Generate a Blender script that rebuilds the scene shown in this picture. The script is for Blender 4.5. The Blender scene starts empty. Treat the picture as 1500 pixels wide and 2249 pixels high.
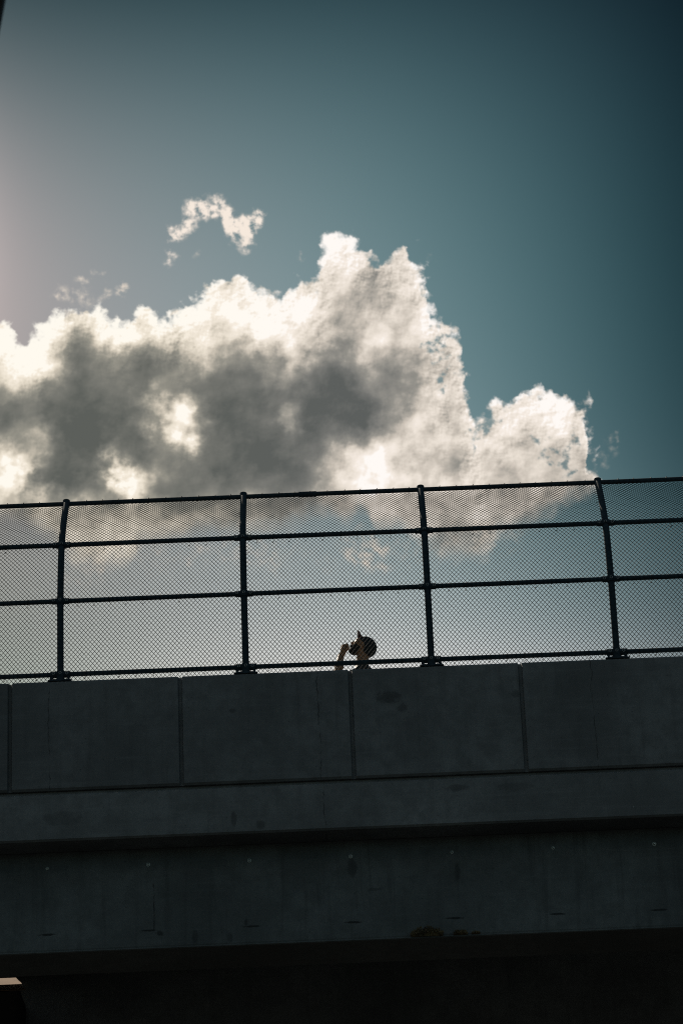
import bpy, bmesh, math, random
import numpy as np
from mathutils import Vector, Matrix

R = math.radians
C = bpy.context.scene.collection
scene = bpy.context.scene
random.seed(7)

# ------------------------------------------------------------------ camera
PITCH, ROLL, FPX = 25.0, 2.33, 7500.0
cam_d = bpy.data.cameras.new('camera')
cam = bpy.data.objects.new('camera', cam_d)
C.objects.link(cam)
cam.location = (0, 0, 1.6)
cam.rotation_mode = 'QUATERNION'
base_q = Matrix.Rotation(R(90 + PITCH), 4, 'X').to_quaternion()
roll_q = Matrix.Rotation(R(-ROLL), 4, 'Z').to_quaternion()
cam.rotation_quaternion = base_q @ roll_q
cam_d.sensor_fit = 'VERTICAL'
cam_d.sensor_height = 36
cam_d.lens = 36 * FPX / 2249
cam_d.clip_start = 0.1
cam_d.clip_end = 5000
cam_d.dof.use_dof = True
cam_d.dof.focus_distance = 30.2
cam_d.dof.aperture_fstop = 8.0
scene.camera = cam

# ------------------------------------------------------------------ sun and exposure
SUN_EL, SUN_AZ = 42.0, -30.0          # azimuth measured from +Y towards +X
sun_dir = Vector((math.sin(R(SUN_AZ)) * math.cos(R(SUN_EL)),
                  math.cos(R(SUN_AZ)) * math.cos(R(SUN_EL)), math.sin(R(SUN_EL))))
sd = bpy.data.lights.new('sun', 'SUN')
sd.energy = 4.5
sd.angle = R(0.5)
sd.color = (1.0, 0.90, 0.76)
so = bpy.data.objects.new('sun', sd)
C.objects.link(so)
so.location = (0, 0, 40)
so.rotation_mode = 'QUATERNION'
so.rotation_quaternion = sun_dir.to_track_quat('Z', 'Y')
scene.view_settings.view_transform = 'Standard'
scene.view_settings.look = 'None'
scene.view_settings.exposure = 0.0
scene.view_settings.gamma = 1.0
scene.cycles.filter_width = 1.1
scene.cycles.use_denoising = False

# ------------------------------------------------------------------ world: sky and clouds by direction
world = bpy.data.worlds.new('World')
scene.world = world
world.use_nodes = True
NT = world.node_tree
NT.nodes.clear()
def nn(t, **k):
    n = NT.nodes.new(t)
    for a, b in k.items():
        setattr(n, a, b)
    return n
def put(sock, v):
    if isinstance(v, bpy.types.NodeSocket):
        NT.links.new(v, sock)
    else:
        sock.default_value = v
def M(op, a, b=0.0, c=0.0, clamp=False):
    n = nn('ShaderNodeMath', operation=op, use_clamp=clamp)
    put(n.inputs[0], a); put(n.inputs[1], b); put(n.inputs[2], c)
    return n.outputs[0]
def V(op, a, b=(0, 0, 0), s=None):
    n = nn('ShaderNodeVectorMath', operation=op)
    put(n.inputs[0], a)
    if op != 'SCALE': put(n.inputs[1], b)
    if s is not None: put(n.inputs['Scale'], s)
    return n.outputs['Value'] if op in ('DISTANCE', 'LENGTH', 'DOT_PRODUCT') else n.outputs['Vector']
def XYZ(x, y, z=0.0):
    n = nn('ShaderNodeCombineXYZ')
    put(n.inputs[0], x); put(n.inputs[1], y); put(n.inputs[2], z)
    return n.outputs[0]
def SEP(v):
    n = nn('ShaderNodeSeparateXYZ'); put(n.inputs[0], v)
    return n.outputs
def NOISE(v, scale, detail=4, rough=0.55, lac=2.0, dist=0.0, col=False):
    n = nn('ShaderNodeTexNoise', noise_dimensions='3D')
    put(n.inputs['Vector'], v)
    n.inputs['Scale'].default_value = scale; n.inputs['Detail'].default_value = detail
    n.inputs['Roughness'].default_value = rough; n.inputs['Lacunarity'].default_value = lac
    n.inputs['Distortion'].default_value = dist
    return n.outputs['Color'] if col else n.outputs[0]
def SMOOTH(x, a, b, lo=0.0, hi=1.0):
    n = nn('ShaderNodeMapRange', interpolation_type='SMOOTHSTEP')
    put(n.inputs[0], x); put(n.inputs[1], a); put(n.inputs[2], b); put(n.inputs[3], lo); put(n.inputs[4], hi)
    return n.outputs[0]
def MIX(f, a, b):
    n = nn('ShaderNodeMix', data_type='RGBA')
    put(n.inputs[0], f); put(n.inputs[6], a); put(n.inputs[7], b)
    return n.outputs[2]
def CURVE(x, pts, handle='AUTO'):
    """pts: (x, y) in sky units; x must rise"""
    xs = [p[0] for p in pts]; ys = [p[1] for p in pts]
    x0, x1, y0, y1 = min(xs), max(xs), min(ys), max(ys)
    n = nn('ShaderNodeFloatCurve')
    cm = n.mapping; cm.extend = 'HORIZONTAL'; cm.use_clip = False
    cv = cm.curves[0]
    q = [((a - x0) / (x1 - x0), (b - y0) / (y1 - y0)) for a, b in pts]
    cv.points[0].location = q[0]; cv.points[1].location = q[-1]
    for a in q[1:-1]: cv.points.new(a[0], a[1])
    for p in cv.points: p.handle_type = handle
    cm.update()
    put(n.inputs['Value'], M('DIVIDE', M('SUBTRACT', x, x0), x1 - x0, clamp=True))
    return M('ADD', M('MULTIPLY', n.outputs[0], y1 - y0), y0)

KS = 130.9 / 100.0
CE = math.cos(R(27.7))
def sky_pt(px, py):
    """a place measured on the photograph -> (azimuth-like, elevation-like) sky units of 0.76 degree"""
    r = R(ROLL); dx, dy = px - 750, py - 1124.5
    u = dx * math.cos(r) - dy * math.sin(r); v = -(dy * math.cos(r) + dx * math.sin(r))
    p = R(PITCH)
    d = Vector((u, FPX * math.cos(p) - v * math.sin(p), FPX * math.sin(p) + v * math.cos(p))).normalized()
    az = math.degrees(math.atan2(d.x, d.y)); el = math.degrees(math.asin(d.z))
    return az * CE * KS, (el - 25) * KS

geo = nn('ShaderNodeTexCoord')
dirv = V('NORMALIZE', geo.outputs['Generated'])
dx_, dy_, dz_ = SEP(dirv)
az = M('MULTIPLY', M('ARCTAN2', dx_, dy_), 180 / math.pi)
el = M('MULTIPLY', M('ARCSINE', dz_), 180 / math.pi)
cx = M('MULTIPLY', az, CE * KS)
cy = M('MULTIPLY', M('SUBTRACT', el, 25.0), KS)
P = XYZ(cx, cy)

# clear sky: brightness of the air round the sun, paling towards the horizon (log-quadratic in direction)
def s2l(c): c = c / 255.0; return c / 12.92 if c <= .04045 else ((c + .055) / 1.055) ** 2.4
SKY = [((50, 50), (72, 88, 93)), ((400, 50), (68, 88, 94)), ((750, 50), (58, 81, 88)), ((1100, 50), (40, 66, 75)), ((1450, 50), (29, 49, 57)),
       ((10, 300), (135, 140, 142)), ((10, 520), (168, 162, 160)), ((120, 520), (148, 150, 150)), ((10, 650), (150, 142, 145)),
       ((300, 300), (108, 124, 128)), ((400, 400), (116, 133, 137)), ((650, 300), (98, 121, 127)), ((620, 500), (114, 138, 143)), ((1000, 300), (66, 94, 101)),
       ((1000, 600), (103, 129, 134)), ((900, 430), (98, 123, 129)), ((1250, 300), (50, 76, 83)), ((1400, 600), (44, 73, 81)), ((1100, 750), (104, 132, 135)), ((1230, 750), (78, 108, 114)), ((1400, 950), (58, 86, 93)), ((1480, 300), (32, 54, 62)), ((1480, 700), (38, 64, 72)),
       ((1450, 1100), (82, 108, 113)), ((1450, 1300), (106, 124, 129)), ((1450, 1400), (116, 133, 137)), ((1200, 1300), (146, 161, 165)), ((1100, 1420), (178, 188, 188)),
       ((700, 1250), (160, 172, 176)), ((700, 1420), (198, 203, 202)), ((300, 1300), (162, 170, 168)), ((300, 1450), (198, 200, 194)), ((20, 1300), (150, 157, 152)), ((20, 1450), (176, 178, 170))]
A = []; Bv = []
for (px, py), c in SKY:
    a, b = sky_pt(px, py); a /= 7; b /= 11
    A.append([1, a, b, a * a, a * b, b * b, a ** 3, b ** 3, a * a * b, a * b * b]); Bv.append([math.log(s2l(k)) for k in c])
coef, *_ = np.linalg.lstsq(np.array(A), np.array(Bv), rcond=None)
ca = M('DIVIDE', M('MINIMUM', M('MAXIMUM', cx, -8.6), 8.2), 7.0)
cb = M('DIVIDE', M('MINIMUM', M('MAXIMUM', cy, -4.5), 11.6), 11.0)
def mono(c):
    a2 = M('MULTIPLY', ca, ca); b2 = M('MULTIPLY', cb, cb)
    terms = [ca, cb, a2, M('MULTIPLY', ca, cb), b2, M('MULTIPLY', a2, ca), M('MULTIPLY', b2, cb), M('MULTIPLY', a2, cb), M('MULTIPLY', ca, b2)]
    s = float(c[0])
    for t, k in zip(terms, c[1:]): s = M('MULTIPLY_ADD', t, float(k), s)
    return M('EXPONENT', s)
clear = XYZ(mono(coef[:, 0]), mono(coef[:, 1]), mono(coef[:, 2]))
glow = M('EXPONENT', M('DIVIDE', M('ADD', M('MAXIMUM', cx, -9.2), 7.4), -0.62))
gv = M('DIVIDE', M('SUBTRACT', cy, 5.6), 2.9)
glow = M('MULTIPLY', M('MULTIPLY', glow, 0.08), M('EXPONENT', M('MULTIPLY', M('MULTIPLY', gv, gv), -1.0)))
clear = V('ADD', clear, XYZ(glow, M('MULTIPLY', glow, .82), M('MULTIPLY', glow, .80)))
sky = nn('ShaderNodeTexSky', sky_type='NISHITA', sun_disc=False)
sky.sun_elevation = R(SUN_EL); sky.sun_rotation = R(SUN_AZ); sky.dust_density = 1.5; sky.air_density = 1.0
SKY_K = 0.055
far_sky = V('MULTIPLY', sky.outputs[0], (SKY_K * 0.62, SKY_K * 0.80, SKY_K * 0.70))
far = M('MAXIMUM', SMOOTH(M('ABSOLUTE', cx), 8.5, 26.0), SMOOTH(M('ABSOLUTE', M('SUBTRACT', cy, 3.0)), 10.5, 26.0))
clear = MIX(far, clear, far_sky)

# clouds
w1 = V('SUBTRACT', NOISE(V('ADD', P, (3.1, 9.4, 0)), 0.75, 3, 0.55, col=True), (.5, .5, .5))
w2 = V('SUBTRACT', NOISE(V('ADD', P, (13.7, 2.2, 4)), 3.2, 9, 0.62, col=True), (.5, .5, .5))
Q = V('ADD', P, V('ADD', V('SCALE', w1, s=0.5), V('SCALE', w2, s=0.5)))
Q = V('MULTIPLY', Q, (1, 1, 0))
Qs = V('MULTIPLY', V('ADD', P, V('ADD', V('SCALE', w1, s=1.7), V('SCALE', w2, s=0.75))), (1, 1, 0))
qx, qy, _z = SEP(Q)
top_px = [(-60, 700), (0, 715), (30, 710), (62, 735), (88, 706), (118, 668), (150, 672), (180, 664), (222, 662), (245, 692), (275, 688), (300, 668), (325, 656), (350, 678), (366, 692),
          (385, 672), (412, 660), (440, 652), (456, 624), (482, 608), (525, 597), (550, 615), (582, 633), (612, 634), (642, 618), (666, 606), (682, 588), (702, 580), (706, 540), (728, 524), (757, 519),
          (785, 532), (806, 556), (850, 548), (882, 541), (905, 551), (924, 566), (936, 600), (946, 650), (966, 686), (992, 704), (1010, 730), (1022, 810), (1036, 876), (1060, 892), (1092, 884), (1124, 868), (1152, 852),
          (1182, 856), (1216, 866), (1242, 874), (1272, 874), (1292, 900), (1308, 960), (1334, 1250), (1440, 1600)]
low_px = [(-60, 1110), (20, 1125), (60, 1140), (110, 1170), (150, 1208), (205, 1232), (280, 1235), (303, 1196), (340, 1182), (400, 1172), (450, 1156), (520, 1165), (600, 1154), (650, 1132), (705, 1118),
          (762, 1130), (800, 1108), (835, 1150), (872, 1152), (905, 1178), (950, 1204), (1040, 1222), (1082, 1196), (1104, 1160), (1150, 1146), (1200, 1124), (1260, 1092), (1400, 1040)]
tp = [sky_pt(*p) for p in top_px]
htop = CURVE(qx, tp, 'VECTOR')
hl_, hr_ = CURVE(M('SUBTRACT', qx, 0.22), tp, 'VECTOR'), CURVE(M('ADD', qx, 0.22), tp, 'VECTOR')
slope = M('DIVIDE', M('SUBTRACT', hr_, hl_), 0.44)
def VOR(v, scale):
    n = nn('ShaderNodeTexVoronoi', feature='F1', voronoi_dimensions='2D')
    put(n.inputs['Vector'], v); n.inputs['Scale'].default_value = scale
    return n.outputs['Distance']
PV = V('ADD', P, V('SCALE', w2, s=0.5))
bil = M('SUBTRACT', 0.36, VOR(PV, 1.7))
bil2 = M('SUBTRACT', 0.38, VOR(V('ADD', PV, (7, 3, 1)), 4.2))
billow = M('ADD', M('MULTIPLY', bil, .45), M('MULTIPLY', bil2, .22))
hlow = CURVE(qx, [sky_pt(*p) for p in low_px], 'AUTO')
inv = M('DIVIDE', 1.0, M('SQRT', M('ADD', 1.0, M('MULTIPLY', slope, slope))))
F1 = M('MULTIPLY', M('SUBTRACT', htop, qy), inv)
F1 = M('ADD', F1, M('MULTIPLY', billow, M('MAXIMUM', inv, .4)))
F2 = M('SUBTRACT', qy, hlow)
def blobs(q, items):
    s = None
    for px, py, r, a in items:
        c = sky_pt(px, py)
        d = V('DISTANCE', q, (c[0], c[1], 0))
        d = M('MULTIPLY', d, 100.0 / r)
        g = M('MULTIPLY', M('EXPONENT', M('MULTIPLY', M('MULTIPLY', d, d), -1.0)), a)
        s = g if s is None else M('ADD', s, g)
    return s
fine = NOISE(V('ADD', P, (1.3, 7.7, 2)), 2.3, 10, 0.62)
fine_c = M('SUBTRACT', fine, 0.5)
a_main = M('MULTIPLY', SMOOTH(M('ADD', F1, M('MULTIPLY', fine_c, 0.9)), -0.02, 0.22), SMOOTH(F2, -0.30, 0.30))
# torn holes on the right hand rim
holes = blobs(Q, [(980, 735, 26, 1.0), (960, 770, 26, 1.0), (975, 800, 24, .9), (930, 760, 20, .7), (970, 840, 24, 1.0), (940, 705, 20, .8), (985, 690, 14, .7), (1045, 915, 34, .9), (1065, 935, 26, .8), (1180, 975, 26, .9), (1230, 1000, 34, .8), (1265, 960, 30, .75), (1250, 1040, 26, .8), (1130, 890, 22, .7), (1200, 1010, 24, .6), (1100, 880, 20, .5), (1075, 940, 22, .6), (905, 600, 14, .7), (880, 585, 10, .6), (1150, 880, 14, .4)])
hn = NOISE(V('ADD', P, (5, 5, 5)), 4.6, 4, 0.55)
lace = M('ADD', M('MULTIPLY', holes, 0.75), M('MULTIPLY', M('SUBTRACT', hn, .5), 3.4))
a_main = M('MULTIPLY', a_main, SMOOTH(qy, -1.6, 0.2, .55, 1.0))
a_main = M('MULTIPLY', a_main, M('SUBTRACT', 1.0, M('MULTIPLY', SMOOTH(lace, 0.60, 1.25, 0, .85), SMOOTH(holes, .08, .3))))
puff = blobs(Q, [(425, 452, 17, 1), (448, 462, 20, 1), (475, 452, 22, 1), (497, 468, 16, 1), (508, 492, 18, 1), (520, 512, 19, 1), (540, 492, 21, 1.1), (556, 500, 18, 1), (565, 478, 14, .8), (412, 488, 18, 1), (392, 508, 18, 1),
                 (376, 520, 13, .8), (548, 530, 15, .8), (538, 545, 14, .5), (372, 573, 14, .85), (366, 558, 9, .5), (372, 496, 10, .4), (578, 478, 10, .6)])
wisps = blobs(Q, [(178, 612, 13, .8), (205, 598, 12, .55), (225, 597, 9, .4), (268, 634, 12, .9), (278, 624, 9, .7), (135, 650, 22, .7), (232, 640, 16, .7), (180, 655, 30, .6), (430, 556, 14, .4), (660, 566, 10, .5),
                  (1350, 968, 12, .40), (1354, 945, 8, .40), (1330, 1000, 34, .32), (1010, 930, 20, .3), (1020, 880, 14, .4), (940, 570, 20, .25), (1005, 815, 9, .6)])
hn2 = NOISE(V('ADD', P, (2, 8, 1)), 5.0, 7, 0.6)
thin = M('ADD', 0.72, M('MULTIPLY', M('SUBTRACT', hn2, .5), 4.0))
a_puff = SMOOTH(M('MULTIPLY', puff, thin), 0.10, 1.05, 0, 1.0)
a_wisp = SMOOTH(M('MULTIPLY', wisps, thin), 0.12, 1.0, 0, 0.85)
# broken scraps under the cloud base
scr = blobs(Qs, [(245, 1205, 52, .9), (440, 1212, 30, .45), (560, 1225, 36, .55), (600, 1250, 24, .3), (500, 1200, 24, .3), (800, 1190, 34, .75), (832, 1222, 26, .8), (765, 1180, 26, .4), (980, 1180, 46, .8), (1050, 1195, 34, .8), (1082, 1212, 20, .5),
                 (100, 1125, 40, .5), (660, 1210, 26, .25), (350, 1215, 40, .4), (500, 1250, 40, .35), (720, 1230, 30, .3), (900, 1215, 40, .45), (180, 1250, 40, .3), (1120, 1170, 40, .35), (620, 1170, 40, .35)])
a_scr = M('MULTIPLY', SMOOTH(M('MULTIPLY', scr, thin), 0.02, 1.3), 0.60)

dark = blobs(Qs, [(130, 850, 75, .52), (180, 790, 55, .35), (260, 800, 85, .52), (330, 790, 60, .3), (560, 810, 60, .25), (110, 960, 80, .34), (90, 1050, 60, .55), (180, 1015, 95, .72), (260, 985, 90, .5), (230, 900, 95, .42), (350, 830, 70, .30), (450, 840, 75, .38), (460, 1010, 110, .56),
                  (540, 880, 110, .52), (590, 985, 110, .42), (640, 1010, 80, .35), (735, 850, 80, .62), (750, 900, 80, .55), (790, 920, 60, .22), (700, 800, 70, .25), (380, 1060, 80, .22), (560, 1060, 100, .18), (10, 900, 60, .62), (660, 930, 70, .20),
                  (30, 990, 60, .30), (820, 640, 44, .36), (775, 650, 40, .22), (860, 780, 70, .12), (870, 830, 46, .20), (880, 870, 36, .18), (1000, 1000, 60, .12), (690, 690, 50, .10), (930, 960, 70, .10), (500, 640, 34, .16)])
lite = blobs(Qs, [(380, 900, 44, .62), (395, 940, 46, .72), (350, 930, 36, .45), (330, 890, 28, .2), (285, 1060, 40, .95), (20, 1060, 46, .9), (30, 1010, 40, .35), (70, 950, 34, .30), (90, 1090, 24, .5), (645, 915, 28, .28), (610, 790, 50, .22),
                  (110, 790, 80, .3), (60, 740, 70, .35), (260, 720, 90, .28), (330, 690, 60, .2), (870, 730, 70, .26), (900, 660, 50, .15), (780, 590, 50, .15), (880, 1010, 90, .26), (800, 1050, 80, .20), (1150, 930, 80, .12), (980, 900, 50, .20), (960, 790, 40, .15), (1230, 930, 50, .10), (420, 710, 80, .28), (540, 700, 80, .28), (640, 720, 80, .26), (720, 720, 60, .16), (300, 735, 60, .2), (590, 790, 50, .12)])
relief = M('SUBTRACT', NOISE(V('ADD', P, (0.9, 0.5, 0)), 1.2, 3.5, 0.52), NOISE(V('ADD', P, (1.06, 0.31, 0)), 1.2, 3.5, 0.52))
rel2 = M('SUBTRACT', NOISE(V('ADD', P, (4.9, 3.5, 1)), 4.2, 6, 0.6), NOISE(V('ADD', P, (4.93, 3.46, 1)), 4.2, 6, 0.6))
big = M('SUBTRACT', NOISE(V('ADD', P, (8.2, 1.1, 3)), 1.05, 4, 0.46), 0.5)
edge = M('MULTIPLY', M('EXPONENT', M('MULTIPLY', M('MAXIMUM', F1, 0.0), -1.7)), 0.34)
shade = M('ADD', M('SUBTRACT', 0.755, M('MULTIPLY', M('SUBTRACT', 1.0, M('EXPONENT', M('MULTIPLY', dark, -1.6))), 0.83)), M('MULTIPLY', M('MULTIPLY', lite, M('ADD', 1.0, M('MULTIPLY', big, 2.6))), .82))
shade = M('ADD', shade, edge)
shade = M('SUBTRACT', shade, M('ADD', 0.03, SMOOTH(cx, -1.0, 3.0, 0, 0.10)))
amp = SMOOTH(shade, 0.2, 0.8, 0.42, 1.0)
shade = M('ADD', shade, M('MULTIPLY', M('ADD', M('MULTIPLY', relief, -0.62), M('ADD', M('MULTIPLY', rel2, M('MULTIPLY', SMOOTH(F1, .1, 1.6, -1.3, -.35), 1.0)), M('ADD', M('MULTIPLY', big, 0.75), M('MULTIPLY', M('ADD', billow, -.05), .55)))), amp))
shade = M('ADD', shade, M('MULTIPLY', M('MULTIPLY', fine_c, amp), 0.16))
ramp = nn('ShaderNodeValToRGB')
cr = ramp.color_ramp
stops = [(0.0, (92, 95, 92)), (0.20, (120, 120, 115)), (0.38, (150, 147, 138)), (0.58, (200, 191, 177)), (0.76, (232, 222, 207)), (0.92, (247, 237, 224)), (1.0, (255, 250, 242))]
while len(cr.elements) < len(stops): cr.elements.new(0.5)
for e_, (p_, c_) in zip(cr.elements, stops):
    e_.position = p_; e_.color = (*[s2l(k) for k in c_], 1)
put(ramp.inputs[0], shade)
cool = MIX(SMOOTH(cx, -4.5, 1.0), (1.0, 1.0, 0.97, 1), (1.0, 1.0, 1.03, 1))
cloud_col = V('MULTIPLY', ramp.outputs[0], cool)
fc = NOISE(V('MULTIPLY', dirv, (1, 1, 2.2)), 3.4, 7, .6)
fc = M('MULTIPLY', SMOOTH(fc, .54, .66), M('MULTIPLY', SMOOTH(dy_, .1, -.25), SMOOTH(dz_, .04, .15)))  # unseen clouds behind the camera, added to make the bolt heads glint
clear = MIX(fc, clear, (.62, .60, .56, 1))
col = MIX(a_wisp, clear, (s2l(226), s2l(214), s2l(200), 1))
col = MIX(a_puff, col, (s2l(246), s2l(233), s2l(220), 1))
col = MIX(a_scr, col, (s2l(248), s2l(228), s2l(208), 1))
col = MIX(a_main, col, cloud_col)
bg = nn('ShaderNodeBackground')
put(bg.inputs[0], col)
bg.inputs[1].default_value = 1.0
wo = nn('ShaderNodeOutputWorld')
NT.links.new(bg.outputs[0], wo.inputs[0])
world.cycles.sampling_method = 'MANUAL'
world.cycles.sample_map_resolution = 512

# ------------------------------------------------------------------ helpers
def tag(o, label=None, cat=None, group=None, kind=None):
    if label: o['label'] = label
    if cat: o['category'] = cat
    if group: o['group'] = group
    if kind: o['kind'] = kind
    return o
def empty(name, loc=(0, 0, 0)):
    o = bpy.data.objects.new(name, None); C.objects.link(o); o.location = loc
    o.empty_display_size = .2
    return o
def link_bm(name, bm, mat, parent=None, smooth=False, origin=None):
    """bm in world coordinates; origin moves the object's own zero"""
    if origin is not None:
        bmesh.ops.translate(bm, verts=bm.verts, vec=-Vector(origin))
    me = bpy.data.meshes.new(name); bm.to_mesh(me); bm.free()
    if smooth:
        for p in me.polygons: p.use_smooth = True
    me.materials.append(mat)
    o = bpy.data.objects.new(name, me); C.objects.link(o)
    loc = Vector(origin) if origin is not None else Vector((0, 0, 0))
    if parent is not None:
        o.parent = parent
        po = Vector((0, 0, 0)); q = parent
        while q is not None:
            po += q.location; q = q.parent
        o.location = loc - po
    else:
        o.location = loc
    return o
def box(bm, x0, x1, y0, y1, z0, z1):
    vs = [bm.verts.new((x, y, z)) for z in (z0, z1) for y in (y0, y1) for x in (x0, x1)]
    for f in ((0, 2, 3, 1), (4, 5, 7, 6), (0, 1, 5, 4), (2, 6, 7, 3), (1, 3, 7, 5), (0, 4, 6, 2)):
        bm.faces.new([vs[i] for i in f])
    return vs
def bevbox(bm, x0, x1, y0, y1, z0, z1, w, seg=2):
    t = bmesh.new(); box(t, x0, x1, y0, y1, z0, z1)
    bmesh.ops.bevel(t, geom=t.edges[:], offset=w, segments=seg, affect='EDGES', profile=0.6)
    me = bpy.data.meshes.new('t'); t.to_mesh(me); t.free(); bm.from_mesh(me); bpy.data.meshes.remove(me)
def tube(bm, pts, rad, seg=12, caps=True):
    pts = [Vector(p) for p in pts]; n = len(pts)
    rr = rad if hasattr(rad, '__len__') else [rad] * n
    rings = []; side = None
    for i, p in enumerate(pts):
        t = (pts[min(i + 1, n - 1)] - pts[max(i - 1, 0)]).normalized()
        if side is None:
            side = t.cross(Vector((0, 1, 0)) if abs(t.y) < .9 else Vector((0, 0, 1))).normalized()
        else:
            side = (side - t * side.dot(t)).normalized()
        up = t.cross(side)
        rings.append([bm.verts.new(p + (side * math.cos(2 * math.pi * k / seg) + up * math.sin(2 * math.pi * k / seg)) * rr[i]) for k in range(seg)])
    for a, b in zip(rings[:-1], rings[1:]):
        for k in range(seg):
            bm.faces.new((a[k], a[(k + 1) % seg], b[(k + 1) % seg], b[k]))
    if caps:
        bm.faces.new(rings[0][::-1]); bm.faces.new(rings[-1])
def prism(bm, prof, x0, x1):
    """prof: (y, z) loop, extruded along X"""
    a = [bm.verts.new((x0, y, z)) for y, z in prof]; b = [bm.verts.new((x1, y, z)) for y, z in prof]
    n = len(prof)
    for i in range(n):
        bm.faces.new((a[i], a[(i + 1) % n], b[(i + 1) % n], b[i]))
    bm.faces.new(a[::-1]); bm.faces.new(b)
    bmesh.ops.recalc_face_normals(bm, faces=bm.faces)

# ------------------------------------------------------------------ materials
class Mat:
    def __init__(s, name):
        s.m = bpy.data.materials.new(name); s.m.use_nodes = True
        s.t = s.m.node_tree; s.t.nodes.clear()
        s.b = s.n('ShaderNodeBsdfPrincipled'); s.o = s.n('ShaderNodeOutputMaterial')
        s.t.links.new(s.b.outputs[0], s.o.inputs[0])
    def n(s, t, **k):
        q = s.t.nodes.new(t)
        for a, b in k.items(): setattr(q, a, b)
        return q
    def put(s, k, v):
        if isinstance(v, bpy.types.NodeSocket): s.t.links.new(v, k)
        else: k.default_value = v
    def math(s, op, a, b=0.0, clamp=False):
        q = s.n('ShaderNodeMath', operation=op, use_clamp=clamp); s.put(q.inputs[0], a); s.put(q.inputs[1], b); return q.outputs[0]
    def coords(s, scale=(1, 1, 1), kind='Object', off=(0, 0, 0)):
        c = s.n('ShaderNodeTexCoord'); m = s.n('ShaderNodeMapping'); s.t.links.new(c.outputs[kind], m.inputs[0])
        m.inputs['Scale'].default_value = scale; m.inputs['Location'].default_value = off
        return m.outputs[0]
    def noise(s, v, scale, detail=5, rough=.6):
        q = s.n('ShaderNodeTexNoise'); s.put(q.inputs['Vector'], v); q.inputs['Scale'].default_value = scale
        q.inputs['Detail'].default_value = detail; q.inputs['Roughness'].default_value = rough; return q.outputs[0]
    def rng(s, x, a, b, lo=0., hi=1.):
        q = s.n('ShaderNodeMapRange', interpolation_type='SMOOTHSTEP'); s.put(q.inputs[0], x)
        for i, k in enumerate((a, b, lo, hi)): q.inputs[i + 1].default_value = k
        return q.outputs[0]
    def mix(s, f, a, b, mode='MIX'):
        q = s.n('ShaderNodeMix', data_type='RGBA', blend_type=mode); s.put(q.inputs[0], f); s.put(q.inputs[6], a); s.put(q.inputs[7], b); return q.outputs[2]
    def bump(s, h, strength=.3, dist=.01):
        q = s.n('ShaderNodeBump'); s.put(q.inputs['Height'], h); q.inputs['Strength'].default_value = strength; q.inputs['Distance'].default_value = dist
        s.t.links.new(q.outputs[0], s.b.inputs['Normal'])

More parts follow.
